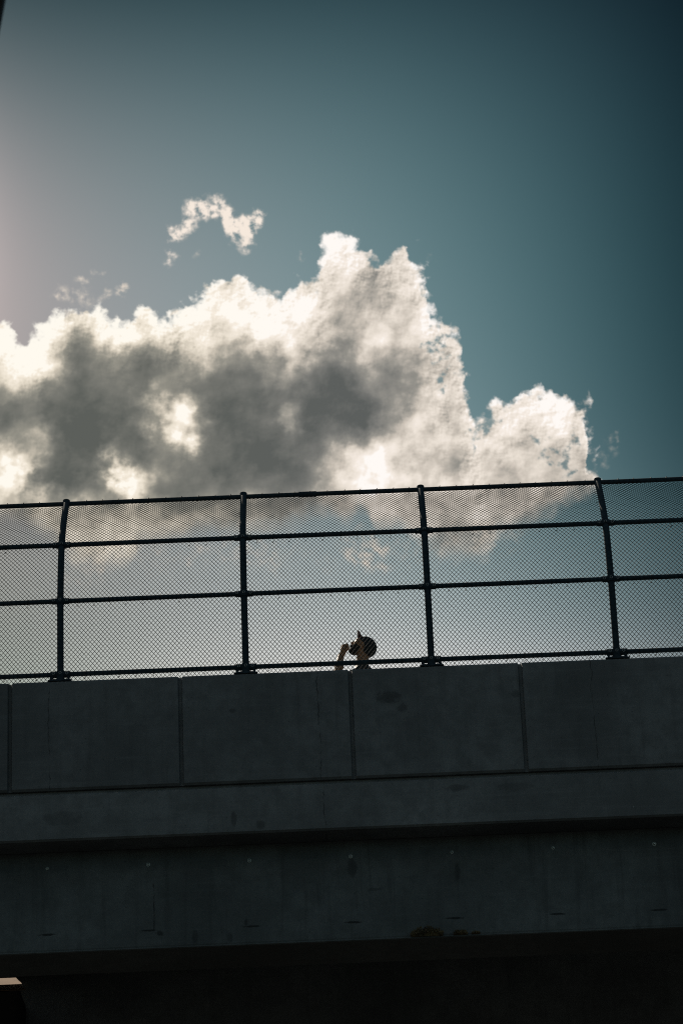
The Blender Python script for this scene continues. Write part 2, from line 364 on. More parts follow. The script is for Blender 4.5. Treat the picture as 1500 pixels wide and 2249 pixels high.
def concrete(name, base, cracks=(), spots=(), grime=.30, streak=.35, seed=0):
    """weathered cast concrete; cracks: (x, z0, z1, width) as wandering lines, spots: (x, z, rx, rz, strength)"""
    k = Mat(name)
    v = k.coords(off=(seed, 0, 0)); v0 = k.coords()
    big = k.noise(v, 1.1, 6, .6); mid = k.noise(v, 7, 7, .65); fine = k.noise(v, 60, 4, .7)
    st = k.noise(k.coords((9, 9, .55), off=(seed, 0, 0)), 1.6, 6, .6)
    hz = k.noise(k.coords((.7, 1, 14), off=(seed, 0, 0)), 2.0, 4, .5)
    c1 = tuple(b * (1 - grime) for b in base) + (1,); c2 = tuple(min(1, b * 1.22) for b in base) + (1,)
    col = k.mix(k.rng(big, .3, .7), c1, c2)
    col = k.mix(k.rng(mid, .38, .66, 0, .55), col, tuple(b * .62 for b in base) + (1,))
    col = k.mix(k.rng(st, .50, .72, 0, streak), col, tuple(b * .45 for b in base) + (1,))
    col = k.mix(k.rng(hz, .52, .75, 0, .25), col, tuple(min(1, b * 1.3) for b in base) + (1,))
    col = k.mix(k.rng(fine, .35, .7, 0, .35), col, tuple(b * .7 for b in base) + (1,))
    sep = k.n('ShaderNodeSeparateXYZ'); k.t.links.new(v0, sep.inputs[0])
    X_, Y_, Z_ = sep.outputs
    h = k.math('ADD', k.math('MULTIPLY', mid, .35), k.math('MULTIPLY', fine, .25))
    vor = k.n('ShaderNodeTexVoronoi'); k.put(vor.inputs['Vector'], v); vor.inputs['Scale'].default_value = 17
    pit = k.rng(vor.outputs['Distance'], .03, .11, 1, 0)
    col = k.mix(k.math('MULTIPLY', pit, .55), col, tuple(b * .3 for b in base) + (1,))
    h = k.math('SUBTRACT', h, k.math('MULTIPLY', pit, .6))
    if cracks:
        wob = k.math('MULTIPLY', k.math('SUBTRACT', k.noise(k.coords((.2, .2, 1)), 5, 8, .7), .5), .10)
        wx = k.math('ADD', X_, wob)
        for x, z0, z1, w in cracks:
            d = k.math('ABSOLUTE', k.math('SUBTRACT', wx, x))
            m = k.rng(d, w * .3, w, 1, 0)
            m = k.math('MULTIPLY', m, k.math('MULTIPLY', k.rng(Z_, z0 - .03, z0 + .03), k.rng(Z_, z1 - .03, z1 + .03, 1, 0)))
            m = k.math('MULTIPLY', m, k.rng(k.noise(v0, 14, 3), .38, .6, .15, 1))
            col = k.mix(k.math('MULTIPLY', m, .85), col, tuple(b * .25 for b in base) + (1,))
            h = k.math('SUBTRACT', h, k.math('MULTIPLY', m, .8))
    if spots:
        sn = k.noise(v0, 26, 6, .7)
        for x, z, rx, rz, a in spots:
            ddx = k.math('DIVIDE', k.math('SUBTRACT', X_, x), rx); ddz = k.math('DIVIDE', k.math('SUBTRACT', Z_, z), rz)
            d = k.math('SQRT', k.math('ADD', k.math('MULTIPLY', ddx, ddx), k.math('MULTIPLY', ddz, ddz)))
            m = k.rng(k.math('ADD', d, k.math('MULTIPLY', k.math('SUBTRACT', sn, .5), 1.6)), .5, 1.05, 1, 0)
            col = k.mix(k.math('MULTIPLY', m, a), col, tuple(b * .22 for b in base) + (1,))
    k.t.links.new(col, k.b.inputs['Base Color'])
    k.b.inputs['Roughness'].default_value = .9
    k.b.inputs['Specular IOR Level'].default_value = .25
    k.bump(h, .5, .006)
    return k.m
def simple(name, col, rough=.6, metal=0., nscale=30, var=.35, bump=.15, spec=.5):
    k = Mat(name)
    n1 = k.noise(k.coords(), nscale, 5, .6)
    k.t.links.new(k.mix(k.rng(n1, .3, .7), tuple(c * (1 - var) for c in col) + (1,), tuple(min(1, c * (1 + var)) for c in col) + (1,)), k.b.inputs['Base Color'])
    k.b.inputs['Roughness'].default_value = rough; k.b.inputs['Metallic'].default_value = metal
    k.b.inputs['Specular IOR Level'].default_value = spec
    k.bump(k.noise(k.coords(), nscale * 3, 3), bump, .003)
    return k.m

Z0 = 1.6                                   # eye height
YF = 27.70                                 # outer face of the parapet
Z_TOP, Z_PAN, Z_GRV, Z_SOF = 11.398 + Z0, 10.381 + Z0, 10.344 + Z0, 9.919 + Z0
YG, Z_GB = 28.015, 9.015 + Z0              # girder face and girder underside
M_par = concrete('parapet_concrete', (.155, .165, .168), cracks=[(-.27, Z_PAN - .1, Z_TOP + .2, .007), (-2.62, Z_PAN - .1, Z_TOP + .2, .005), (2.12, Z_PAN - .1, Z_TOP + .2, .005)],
                 spots=[(.34, Z_TOP - .28, .13, .07, .55), (.46, Z_TOP - .38, .05, .05, .5), (1.45, Z_TOP - .3, .05, .04, .4), (-1.02, Z_TOP - .35, .04, .03, .5)])
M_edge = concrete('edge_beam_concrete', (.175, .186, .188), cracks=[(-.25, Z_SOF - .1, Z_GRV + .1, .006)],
                  spots=[(-1.03, Z_SOF + .13, .03, .09, .5), (-.8, Z_SOF + .07, .05, .05, .5), (.9, Z_GRV - .09, .12, .04, .45), (1.4, Z_GRV - .1, .2, .05, .3), (-2.5, Z_SOF + .2, .2, .08, .3)], streak=.25, seed=3)
slots = [(-.045 + .874 * i, Z0 + 9.182, .085, .012, .95) for i in range(-4, 5)]
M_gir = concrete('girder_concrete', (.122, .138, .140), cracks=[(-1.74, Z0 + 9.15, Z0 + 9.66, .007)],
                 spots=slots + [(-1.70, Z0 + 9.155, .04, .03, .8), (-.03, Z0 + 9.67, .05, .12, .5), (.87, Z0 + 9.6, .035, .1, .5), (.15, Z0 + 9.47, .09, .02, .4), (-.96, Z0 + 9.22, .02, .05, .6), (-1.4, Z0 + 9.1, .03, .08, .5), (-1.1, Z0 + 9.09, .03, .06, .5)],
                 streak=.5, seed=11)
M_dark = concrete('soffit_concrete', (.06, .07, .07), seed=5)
M_shade = concrete('shade_concrete', (.022, .024, .025), seed=9)  # near-black base: the haunch's deep shade is put into its colour
M_deep = concrete('inner_concrete', (.22, .24, .24), seed=6)
M_ledge = concrete('ledge_concrete', (.38, .25, .155), seed=8, grime=.25, streak=.1)
M_steel = simple('fence_coated_steel', (.022, .036, .046), .85, 0, 40, .3, .1, .15)
M_wire = simple('fence_wire', (.030, .036, .036), .7, 0, 60, .3, .1, .3)
M_bolt = simple('bolt_steel', (.80, .82, .80), .12, 1.0, 90, .2, .05)
M_ring0 = simple('dull_pin_steel', (.3, .3, .3), .5, .6, 90, .2, .05)
M_washer = simple('washer_steel', (.22, .24, .22), .4, 1.0, 90, .3, .05)

# ------------------------------------------------------------------ ground
k = Mat('ground_asphalt')
v = k.coords()
kc = k.mix(k.rng(k.noise(v, .25, 6), .35, .65), (.016, .018, .018, 1), (.024, .025, .025, 1))
kc = k.mix(k.rng(k.noise(v, 40, 4), .4, .7, 0, .5), kc, (.036, .036, .035, 1))
k.t.links.new(kc, k.b.inputs['Base Color']); k.b.inputs['Roughness'].default_value = .9
k.bump(k.noise(v, 60, 4), .4, .01)
bm = bmesh.new()
bmesh.ops.create_grid(bm, x_segments=8, y_segments=8, size=1500)
g = link_bm('ground', bm, k.m); tag(g, kind='structure')
g['label'] = 'dark ground below the overpass'

# unseen ridge added beyond the overpass to block low sky light under the deck
kk = Mat('block_ridge_green')
kk.t.links.new(kk.mix(kk.rng(kk.noise(kk.coords(), .35, 8, .7), .3, .7), (.010, .016, .008, 1), (.035, .045, .022, 1)), kk.b.inputs['Base Color'])
kk.b.inputs['Roughness'].default_value = .95
bm = bmesh.new(); prev = None; N = 160
rr_ = random.Random(3)
for i in range(N + 1):
    a = R(-105 + 210 * i / N); top = 23 + 2.2 * math.sin(i * .23) + rr_.uniform(-1, 1)
    col_ = [bm.verts.new((math.sin(a) * r_, math.cos(a) * r_, z_)) for r_, z_ in ((84, -.2), (92, top * .55), (100, top), (150, top * .8), (260, -.2))]
    if prev:
        for j in range(4): bm.faces.new((prev[j], col_[j], col_[j + 1], prev[j + 1]))
    prev = col_
bmesh.ops.recalc_face_normals(bm, faces=bm.faces)
hl = link_bm('block_ridge', bm, kk.m, smooth=True); tag(hl, kind='structure'); hl['label'] = 'unseen dark ridge added beyond the overpass to block low sky light'
# ------------------------------------------------------------------ bridge
L = 15.0
bridge = empty('concrete_overpass', (0, 29.5, 0))
tag(bridge, 'dark grey concrete overpass with grooved parapet panels, edge beam and bolted girder under the fence', 'bridge')
# parapet: one casting with vertical grooves between panels
bm = bmesh.new()
grooves = [.017 + 1.488 * i for i in range(-9, 10)]
hw, gd = .011, .030
outline = [(-L, 0.0)]
for gx in grooves:
    outline += [(gx - hw - .010, 0), (gx - hw, gd), (gx + hw, gd), (gx + hw + .010, 0)]
outline += [(L, 0.0)]
ch = .018
def par_col(x, dy):
    y = YF + dy
    return [(x, YF + .045, Z_PAN - .0), (x, y + ch * (0 if dy > 0 else 1), Z_PAN), (x, y, Z_PAN + ch), (x, y, Z_TOP - ch), (x, y + ch, Z_TOP), (x, YF + .30, Z_TOP), (x, YF + .30, Z_PAN)]
rings = [[bm.verts.new(p) for p in par_col(x, dy)] for x, dy in outline]
for a, b in zip(rings[:-1], rings[1:]):
    for i in range(len(a)):
        j = (i + 1) % len(a)
        try: bm.faces.new((a[i], a[j], b[j], b[i]))
        except ValueError: pass
bm.faces.new(rings[0]); bm.faces.new(rings[-1][::-1])
bmesh.ops.recalc_face_normals(bm, faces=bm.faces)
link_bm('parapet', bm, M_par, bridge)
# joint behind the horizontal groove, edge beam, deck
bm = bmesh.new()
prism(bm, [(YF + .006, Z_GRV - .010), (YF + .02, Z_GRV), (YF + .05, Z_GRV + .003), (YF + .05, Z_PAN - .002), (YF + .302, Z_PAN - .002), (YF + .302, Z_SOF), (YF + .02, Z_SOF), (YF + .0, Z_SOF + .015)], -L, L)
link_bm('edge_beam', bm, M_edge, bridge)
Z_WALK = Z_TOP - 1.07
bm = bmesh.new()
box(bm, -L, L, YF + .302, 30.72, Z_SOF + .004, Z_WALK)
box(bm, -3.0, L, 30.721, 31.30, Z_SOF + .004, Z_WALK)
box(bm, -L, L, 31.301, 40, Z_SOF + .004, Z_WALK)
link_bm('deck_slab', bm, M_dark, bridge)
def girder(y, name='girder', mat=M_gir):
    bm = bmesh.new(); w = .62
    prism(bm, [(y, Z_GB + .030), (y + .004, Z_GB + .020), (y - .006, Z_GB + .016), (y - .006, Z_GB + .006), (y + .006, Z_GB), (y + w, Z_GB), (y + w, Z_SOF + .002), (y, Z_SOF + .002)], -L, L)
    o = link_bm(name, bm, mat, bridge)
    o.data.materials.append(M_dark)          # darker slot puts the underside's shade into its colour
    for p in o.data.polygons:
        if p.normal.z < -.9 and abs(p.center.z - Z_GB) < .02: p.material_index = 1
    return o
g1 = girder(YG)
for yy in (31.5, 34.0, 36.6, 39.2): girder(yy, mat=M_deep)
def anchor(x, z, parent, s=1.0, y=YG):
    bm = bmesh.new()
    rings_ = [(.0165 * s, -.001), (.0165 * s, -.004), (.010 * s, -.004)]
    tube(bm, [(x, y + .001, z), (x, y - .004, z)], .017 * s, 20)
    link_bm('washer', bm, M_washer, parent, origin=(x, y, z))
    bm = bmesh.new()
    bmesh.ops.create_uvsphere(bm, u_segments=14, v_segments=8, radius=.0095 * s)
    bmesh.ops.scale(bm, vec=(1, 1.3, 1), verts=bm.verts)
    bmesh.ops.translate(bm, verts=bm.verts, vec=(x, y - .005, z))
    link_bm('anchor_bolt', bm, M_bolt, parent, smooth=True, origin=(x, y, z))
for i in range(-4, 5):
    anchor(-.042 + .874 * i, Z0 + 9.779 + random.uniform(-.003, .003), g1, s=random.choice((.85, 1, 1.05)))
# pin in the edge beam
bm = bmesh.new(); tube(bm, [(2.40, YF + .01, Z_SOF + .09), (2.40, YF - .006, Z_SOF + .09)], .005, 12)
link_bm('pin', bm, M_ring0, bridge)
# assumed sloping ledge between girders; deck gap added to let sun onto it
bm = bmesh.new()
zl, zu = Z0 + 9.321, Z0 + 30.6 * math.tan(R(17.46))
xl, xu = -3.045, -3.20
vs = [bm.verts.new(p) for p in [(-9, 30.0, zl), (xl, 30.0, zl), (xu, 30.6, zu), (-9, 30.6, zu),
                                (-9, 30.0, zl - .006), (xl, 30.0, zl - .006), (xu, 30.6, zu - .006), (-9, 30.6, zu - .006)]]
for f in ((0, 1, 2, 3), (4, 7, 6, 5), (0, 4, 5, 1), (1, 5, 6, 2), (2, 6, 7, 3), (3, 7, 4, 0)): bm.faces.new([vs[i] for i in f])
bmesh.ops.subdivide_edges(bm, edges=[e for e in bm.edges if abs((e.verts[0].co - e.verts[1].co).x) < .2 and abs((e.verts[0].co - e.verts[1].co).z) > .15], cuts=6)
for v_ in bm.verts:
    if -3.195 < v_.co.x < -3.05: v_.co.x += random.uniform(-.008, .008)
bmesh.ops.recalc_face_normals(bm, faces=bm.faces)
o = link_bm('ledge', bm, M_ledge, bridge); o['label'] = 'sunlit tan sloping ledge below the overpass'
bm = bmesh.new()
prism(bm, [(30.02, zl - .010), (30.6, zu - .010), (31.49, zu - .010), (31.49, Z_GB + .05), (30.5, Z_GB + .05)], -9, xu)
link_bm('haunch', bm, M_shade, bridge)
# piers out of frame
for px in (-12.5, 12.5):
    bm = bmesh.new()
    tube(bm, [(px, 33.5, 0), (px, 33.5, Z_GB - 1.2)], .8, 28)
    link_bm('pier_column', bm, M_gir, bridge, smooth=False)
    bm = bmesh.new(); bevbox(bm, px - .8, px + .8, 28.1, 39.8, Z_GB - 1.2, Z_GB - .002, .05, 1)
    link_bm('pier_cap', bm, M_gir, bridge)

# weeds rooted in the girder's lower edge
def weed(x, z, w, h, n, label):
    bm = bmesh.new()
    for i in range(n):
        t = random.uniform(-1, 1); hh = h * (1 - t * t * .7) * random.uniform(.35, 1)
        bx = x + t * w / 2; lean = random.uniform(-.5, .5) * hh; ww = random.uniform(.0025, .006)
        y0 = YG - .004 - random.uniform(.0, .018)
        pts = []
        for j in range(4):
            s_ = j / 3
            pts.append(Vector((bx + lean * s_ * s_, y0 - .02 * s_, z + hh * s_)))
        prev = None
        for j, p in enumerate(pts):
            q = ww * (1 - j / 3.3)
            pr = (bm.verts.new(p + Vector((-q, 0, 0))), bm.verts.new(p + Vector((q, .002, 0))))
            if prev: bm.faces.new((prev[0], prev[1], pr[1], pr[0]))
            prev = pr
        if i % 2 == 0:
            c = pts[-1]; a = random.uniform(0, 6.3); r_ = random.uniform(.004, .009)
            q = [bm.verts.new(c + Vector((math.cos(a + k_ * 1.57) * r_, random.uniform(-.003, .003), math.sin(a + k_ * 1.57) * r_ * (1.5 if k_ % 2 else .7)))) for k_ in range(4)]
            bm.faces.new(q)
    o = link_bm('weed_tuft', bm, M_weed, None, origin=(x, YG - .01, z))
    tag(o, label, 'plant', 'weeds on the girder edge')
M_weed = simple('dry_weed', (.075, .055, .022), .8, 0, 20, .6, .1)
weed(.582, Z_GB + .012, .27, .085, 420, 'widest brown weed tuft clinging to the bottom edge of the girder')
weed(.868, Z_GB + .014, .12, .040, 150, 'small brown weed tuft on the girder edge, between the widest and the thinnest')
weed(1.00, Z_GB + .016, .07, .020, 60, 'thinnest low weed tuft on the girder edge, rightmost of three')

# ------------------------------------------------------------------ fence
fence = empty('chain_link_fence', (0, 27.79, Z_TOP))
tag(fence, 'dark inward-curving chain-link fence with steel posts and four rails on top of the parapet', 'fence')
YP = 27.79
# centre line of a post (y, z) - straight foot, curving over the walkway
key = [(YP, Z_TOP + .0), (YP, Z_TOP + .045), (YP + .0, Z_TOP + .40), (27.800, Z0 + 12.20), (27.85, Z0 + 12.52), (27.935, Z0 + 12.81), (28.080, Z0 + 13.045), (28.245, Z0 + 13.255), (28.425, Z0 + 13.455)]
kt = [0]
for a, b in zip(key[:-1], key[1:]): kt.append(kt[-1] + math.hypot(b[0] - a[0], b[1] - a[1]))
TL = kt[-1]
def catmull(t):
    t = max(0, min(TL, t))
    i = max(j for j in range(len(kt)) if kt[j] <= t); i = min(i, len(kt) - 2)
    s = (t - kt[i]) / (kt[i + 1] - kt[i])
    def g_(j):
        if j < 0: return Vector(key[0]) * 2 - Vector(key[1])
        if j >= len(key): return Vector(key[-1]) * 2 - Vector(key[-2])
        return Vector(key[j])
    p0, p1, p2, p3 = g_(i - 1), g_(i), g_(i + 1), g_(i + 2)
    h_ = kt[i + 1] - kt[i]
    def tan(a, b, da, db): return (b - a) / (da + db) * h_
    d1 = (kt[i] - kt[i - 1]) if i > 0 else h_
    d3 = (kt[i + 2] - kt[i + 1]) if i + 2 < len(kt) else h_
    m1 = tan(p0, p2, d1, h_); m2 = tan(p1, p3, h_, d3)
    s2, s3 = s * s, s * s * s
    return (2 * s3 - 3 * s2 + 1) * p1 + (s3 - 2 * s2 + s) * m1 + (-2 * s3 + 3 * s2) * p2 + (s3 - s2) * m2
def frame(t):
    p = catmull(t); a = catmull(max(0, t - .01)); b = catmull(min(TL, t + .01)); d = (b - a).normalized()
    return p, d, Vector((d.y, -d.x))         # point, along, outward-to-walkway normal (y, z)
def t_at_z(z):
    lo, hi = 0, TL
    for _ in range(40):
        m_ = (lo + hi) / 2
        if catmull(m_).y < z: lo = m_
        else: hi = m_
    return lo
RAIL_T = [t_at_z(Z_TOP + .094), t_at_z(Z0 + 12.20), t_at_z(Z0 + 12.81), t_at_z(Z0 + 13.445)]
RR = .0215
PX = [-.895 + 1.630 * i for i in range(-3, 5)]
FL = PX[0] - .5, PX[-1] + .5
rails = []
for i, t in enumerate(RAIL_T):
    p, d, n = frame(t)
    bm = bmesh.new(); N = 24
    tube(bm, [(FL[0] + (FL[1] - FL[0]) * j / N, p.x, p.y) for j in range(N + 1)], RR, 16)
    rails.append(link_bm('rail', bm, M_steel, fence, smooth=True, origin=(0, p.x, p.y)))
p, d, n = frame(RAIL_T[3])
bm = bmesh.new(); tube(bm, [(-.385, p.x, p.y), (-.225, p.x, p.y)], RR + .005, 16)
link_bm('rail_sleeve', bm, M_steel, rails[3], smooth=False, origin=(-.3, p.x, p.y))

def ring_bolt(bm, x, y, z, r=.010):
    tube(bm, [(x, y, z), (x, y - .010, z)], r, 6)
def build_post(x):
    bm = bmesh.new(); n_ = 40
    tube(bm, [(x, *catmull(TL * j / n_)) for j in range(n_ + 1)], .0295, 18)
    post = link_bm('post', bm, M_steel, fence, smooth=True, origin=(x, YP, Z_TOP))
    # cap
    p, d, n = frame(TL)
    bm = bmesh.new()
    a = Vector((x, p.x, p.y)); dd = Vector((0, d.x, d.y))
    tube(bm, [a - Vector((0, .006, .026)), a + Vector((0, .004, .028)), a + Vector((0, .004, .031))], [.034, .034, .031], 18)
    link_bm('post_cap', bm, M_steel, post, origin=(x, p.x, p.y))
    # base plate with socket
    bm = bmesh.new()
    bevbox(bm, x - .105, x + .105, YF + .002, YF + .19, Z_TOP + .0, Z_TOP + .014, .003, 1)
    bevbox(bm, x - .085, x + .085, YF + .012, YF + .18, Z_TOP + .014, Z_TOP + .024, .003, 1)
    link_bm('base_plate', bm, M_steel, post, origin=(x, YP, Z_TOP))
    bm = bmesh.new()
    tube(bm, [(x, YP, Z_TOP + .024), (x, YP, Z_TOP + .115), (x, YP, Z_TOP + .12)], [.037, .037, .033], 18)
    link_bm('socket', bm, M_steel, post, smooth=False, origin=(x, YP, Z_TOP))
    for sx in (-.085, .085):
        bm = bmesh.new()
        tube(bm, [(x + sx * .92, YF + .03, Z_TOP + .024), (x + sx * .92, YF + .03, Z_TOP + .044)], .010, 6)
        link_bm('anchor_nut', bm, M_steel, post, origin=(x + sx, YF + .03, Z_TOP + .024))
    # clamps that carry the rails
    for i, t in enumerate(RAIL_T[:3]):
        p, d, n = frame(t)
        c = Vector((x, p.x, p.y)); al = Vector((0, d.x, d.y)); out = Vector((0, -n.x, -n.y)) if n.x > 0 else Vector((0, n.x, n.y))
        bm = bmesh.new()
        w_ = .078 if i else .088
        for s in (-1, 1):
            tube(bm, [c + Vector((s * .024, 0, 0)), c + Vector((s * w_, 0, 0))], .0275 if i else .030, 14)
            if i == 0:
                tube(bm, [c + Vector((s * .070, -.012, -.018)), c + Vector((s * .070, -.012, -.040))], .010, 8)
        tube(bm, [c - al * .03, c + al * .03], .0355, 18)
        link_bm('rail_clamp', bm, M_steel, post, smooth=False, origin=tuple(c))
        for s in (-.060, 0, .060):
            off = -.036 if s == 0 else -.029
            if i == 0 and s: off = -.031
            q = c + Vector((s, off, .004 if s == 0 else 0))
            bm = bmesh.new(); tube(bm, [q, q + Vector((0, -.003, 0))], .0125, 16)
            link_bm('bolt_washer', bm, M_ring, post, origin=tuple(q))
            bm = bmesh.new(); tube(bm, [q + Vector((0, -.003, 0)), q + Vector((0, -.009, 0))], .0085, 6)
            link_bm('bolt', bm, M_steel, post, origin=tuple(q))
    return post
M_ring = simple('zinc_washer', (.20, .22, .22), .35, .8, 90, .3, .05)
def copy_tree(o, dx, parent):
    c = o.copy(); C.objects.link(c); c.parent = parent
    if dx: c.location = (o.location.x + dx, o.location.y, o.location.z)
    for chd in list(o.children):
        copy_tree(chd, 0, c)
    return c
p0 = build_post(PX[0])
for x in PX[1:]: copy_tree(p0, x - PX[0], fence)

# chain link fabric: zigzag wires woven along the curve
def build_mesh():
    pitch = .0375                      # width of a diamond
    hv = .0458                         # height of a diamond
    rad = .0027
    x0, x1 = PX[0] - .4, PX[-1] + .4
    ncol = int((x1 - x0) / (pitch / 2)) // 2 * 2
    nrow = int((TL + .0) / (hv / 2))
    tt = [TL - hv / 2 * (nrow - j) + .0 for j in range(nrow + 1)]
    sub = 3
    rows = []
    for j in range(nrow):
        for s in range(sub):
            f = s / sub
            t = tt[j] + (tt[j + 1] - tt[j]) * f
            rows.append((j, f, t))
    rows.append((nrow, 0., tt[-1]))
    fr = []
    for j, f, t in rows:
        p, d, n = frame(max(0.0, t))
        if t < 0: p = p + d * t
        fr.append((p, d, n))
    verts = []; faces = []
    off0 = .0335                        # behind posts and rails
    nwire = int((x1 - x0) / (pitch / 2))
    rng = np.random.RandomState(5)
    sagx = lambda x, t: .004 * math.sin(x * 1.9 + t * 3.1) + .003 * math.sin(x * 5.3 - t * 4.0)
    for w in range(0, nwire):
        xc = x0 + pitch / 2 * w
        pts = []
        for (j, f, t), (p, d, n) in zip(rows, fr):
            # wire w swings between xc and xc + pitch/2; neighbours interlock at the swing ends
            ph = (j + w) % 2
            a = f if ph == 0 else 1 - f
            # linked corners: rounded at the ends
            a = .5 + (a - .5) * 1.0
            ax = xc + (pitch / 2) * a + (.0022 if a > .95 else (-.0022 if a < .05 else 0))
            bul = .0035 * math.sin(math.pi * f) * (1 if ph == 0 else -1)
            if f == 0: bul = .0
            side_ = 1
            oo = off0 + bul * side_ + sagx(ax, t) * .6
            xx = ax + sagx(ax * 1.3, t * 1.7) * .35
            pts.append((xx, p.x + n_y(n) * oo, p.y + n_z(n) * oo))
        base = len(verts)
        for i, pt in enumerate(pts):
            p, d, n = fr[i]
            a_ = pts[max(0, i - 1)]; b_ = pts[min(len(pts) - 1, i + 1)]
            ex = b_[0] - a_[0]
            al = math.hypot(b_[1] - a_[1], b_[2] - a_[2]); L_ = math.hypot(ex, al) or 1
            # in-surface normal of the wire
            sx, sa = al / L_, -ex / L_
            for q in range(4):
                c_, s_ = math.cos(q * math.pi / 2), math.sin(q * math.pi / 2)
                verts.append((pt[0] + rad * c_ * sx, pt[1] + rad * (c_ * sa * d.x + s_ * n_y(n)), pt[2] + rad * (c_ * sa * d.y + s_ * n_z(n))))
        for i in range(len(pts) - 1):
            for q in range(4):
                a_ = base + i * 4 + q; b_ = base + i * 4 + (q + 1) % 4
                faces.append((a_, b_, b_ + 4, a_ + 4))
    # little tie wires round the rails
    me = bpy.data.meshes.new('chain_link_mesh')
    me.from_pydata(verts, [], faces); me.update()
    bm = bmesh.new(); bm.from_mesh(me)
    for i, t in enumerate(RAIL_T):
        p, d, n = frame(t)
        x = PX[0]
        while x < PX[-1]:
            x += random.uniform(.135, .165)
            if min(abs(x - q) for q in PX) < .11: continue
            pts = []
            for k_ in range(9):
                a_ = math.pi * (.1 + 1.45 * k_ / 8)
                pts.append((x + .004 * math.sin(k_), p.x + math.cos(a_ + 1.2) * (RR + .003), p.y + math.sin(a_ + 1.2) * (RR + .003)))
            tube(bm, pts, .0017, 5)
            e_ = Vector((x, p.x + n_y(n) * .038, p.y + n_z(n) * .038)) - Vector((0, d.x, d.y)) * (.033 if i else .028)
            if i == 3: e_ = Vector((x + .004, p.x, p.y + RR + .004))
            tube(bm, [e_ + Vector((-.007, 0, -.006)), e_ + Vector((.0, 0, .001)), e_ + Vector((.007, 0, .006))], .0035, 6)
    for x in PX:
        t = .25
        while t < TL - .1:
            p, d, n = frame(t)
            s = random.choice((-1, 1))
            b0 = Vector((x + s * .028, p.x + n_y(n) * .034, p.y + n_z(n) * .034))
            tube(bm, [b0, b0 + Vector((s * .014, 0, random.uniform(-.004, .004))), b0 + Vector((s * .024, 0, random.uniform(-.006, .010)))], .0019, 5)
            t += random.uniform(.16, .26)
    bm.to_mesh(me); bm.free()
    me.materials.append(M_wire)
    o = bpy.data.objects.new('chain_link_mesh', me); C.objects.link(o); o.parent = fence; o.location = -fence.location
    return o
def n_y(n): return n.x if n.x > 0 else -n.x
def n_z(n): return n.y if n.x > 0 else -n.y
build_mesh()

# ------------------------------------------------------------------ person (one continuous body from blended volumes)
def sd_caps(P_, a, b, ra, rb):
    a = np.array(a); b = np.array(b); ab = b - a
    t = np.clip(((P_ - a) @ ab) / (ab @ ab), 0, 1)
    return np.linalg.norm(P_ - (a + t[..., None] * ab), axis=-1) - (ra + (rb - ra) * t)
def sd_ell(P_, c, r, rot=None):
    q = P_ - np.array(c)
    if rot is not None: q = q @ rot
    r = np.array(r); k0 = np.linalg.norm(q / r, axis=-1); k1 = np.linalg.norm(q / (r * r), axis=-1) + 1e-9
    return k0 * (k0 - 1) / k1
def smin(a, b, k):
    h_ = np.clip(.5 + .5 * (b - a) / k, 0, 1)
    return b + (a - b) * h_ - k * h_ * (1 - h_)
def surface_nets(f, lo, hi, h_):
    lo = np.array(lo, float); n_ = np.ceil((np.array(hi) - lo) / h_).astype(int) + 1
    ax = [lo[i] + h_ * np.arange(n_[i]) for i in range(3)]
    G = np.empty(tuple(n_), np.float32)
    for kz in range(0, n_[2], 24):
        zz = ax[2][kz:kz + 24]
        g_ = np.stack(np.meshgrid(ax[0], ax[1], zz, indexing='ij'), -1)
        G[:, :, kz:kz + 24] = f(g_)
    S = G < 0
    c = np.zeros(tuple(n_ - 1), int)
    corners = [(i, j, k_) for i in (0, 1) for j in (0, 1) for k_ in (0, 1)]
    for i, j, k_ in corners: c += S[i:n_[0] - 1 + i, j:n_[1] - 1 + j, k_:n_[2] - 1 + k_]
    act = (c > 0) & (c < 8); idx = -np.ones(act.shape, int); cells = np.argwhere(act); idx[act] = np.arange(len(cells))
    acc = np.zeros((len(cells), 3)); cnt = np.zeros(len(cells))
    for a in range(8):
        for ax_ in range(3):
            p = corners[a]
            if p[ax_] == 1: continue
            q = list(p); q[ax_] = 1
            g0 = G[cells[:, 0] + p[0], cells[:, 1] + p[1], cells[:, 2] + p[2]]; g1_ = G[cells[:, 0] + q[0], cells[:, 1] + q[1], cells[:, 2] + q[2]]
            m_ = (g0 < 0) != (g1_ < 0)
            t = np.where(m_, g0 / np.where(np.abs(g0 - g1_) < 1e-12, 1, g0 - g1_), 0)
            pos = np.tile(np.array(p, float), (len(cells), 1)); pos[:, ax_] += t
            acc[m_] += pos[m_]; cnt[m_] += 1
    vs_ = (cells + acc / cnt[:, None]) * h_ + lo
    faces = []
    for ax_ in range(3):
        o1, o2 = [(1, 2), (2, 0), (0, 1)][ax_]
        sl0 = [slice(None)] * 3; sl1 = [slice(None)] * 3; sl0[ax_] = slice(0, -1); sl1[ax_] = slice(1, None)
        a_, b_ = S[tuple(sl0)], S[tuple(sl1)]
        e = np.argwhere(a_ != b_)
        ok = (e[:, o1] > 0) & (e[:, o2] > 0) & (e[:, o1] < n_[o1] - 1) & (e[:, o2] < n_[o2] - 1)
        e = e[ok]
        fl = a_[e[:, 0], e[:, 1], e[:, 2]]
        def I(d1, d2):
            q = e.copy(); q[:, o1] -= d1; q[:, o2] -= d2
            return idx[q[:, 0], q[:, 1], q[:, 2]]
        quad = np.stack([I(0, 0), I(1, 0), I(1, 1), I(0, 1)], 1)
        quad[~fl] = quad[~fl][:, ::-1]
        faces.append(quad)
    return vs_, np.concatenate(faces)
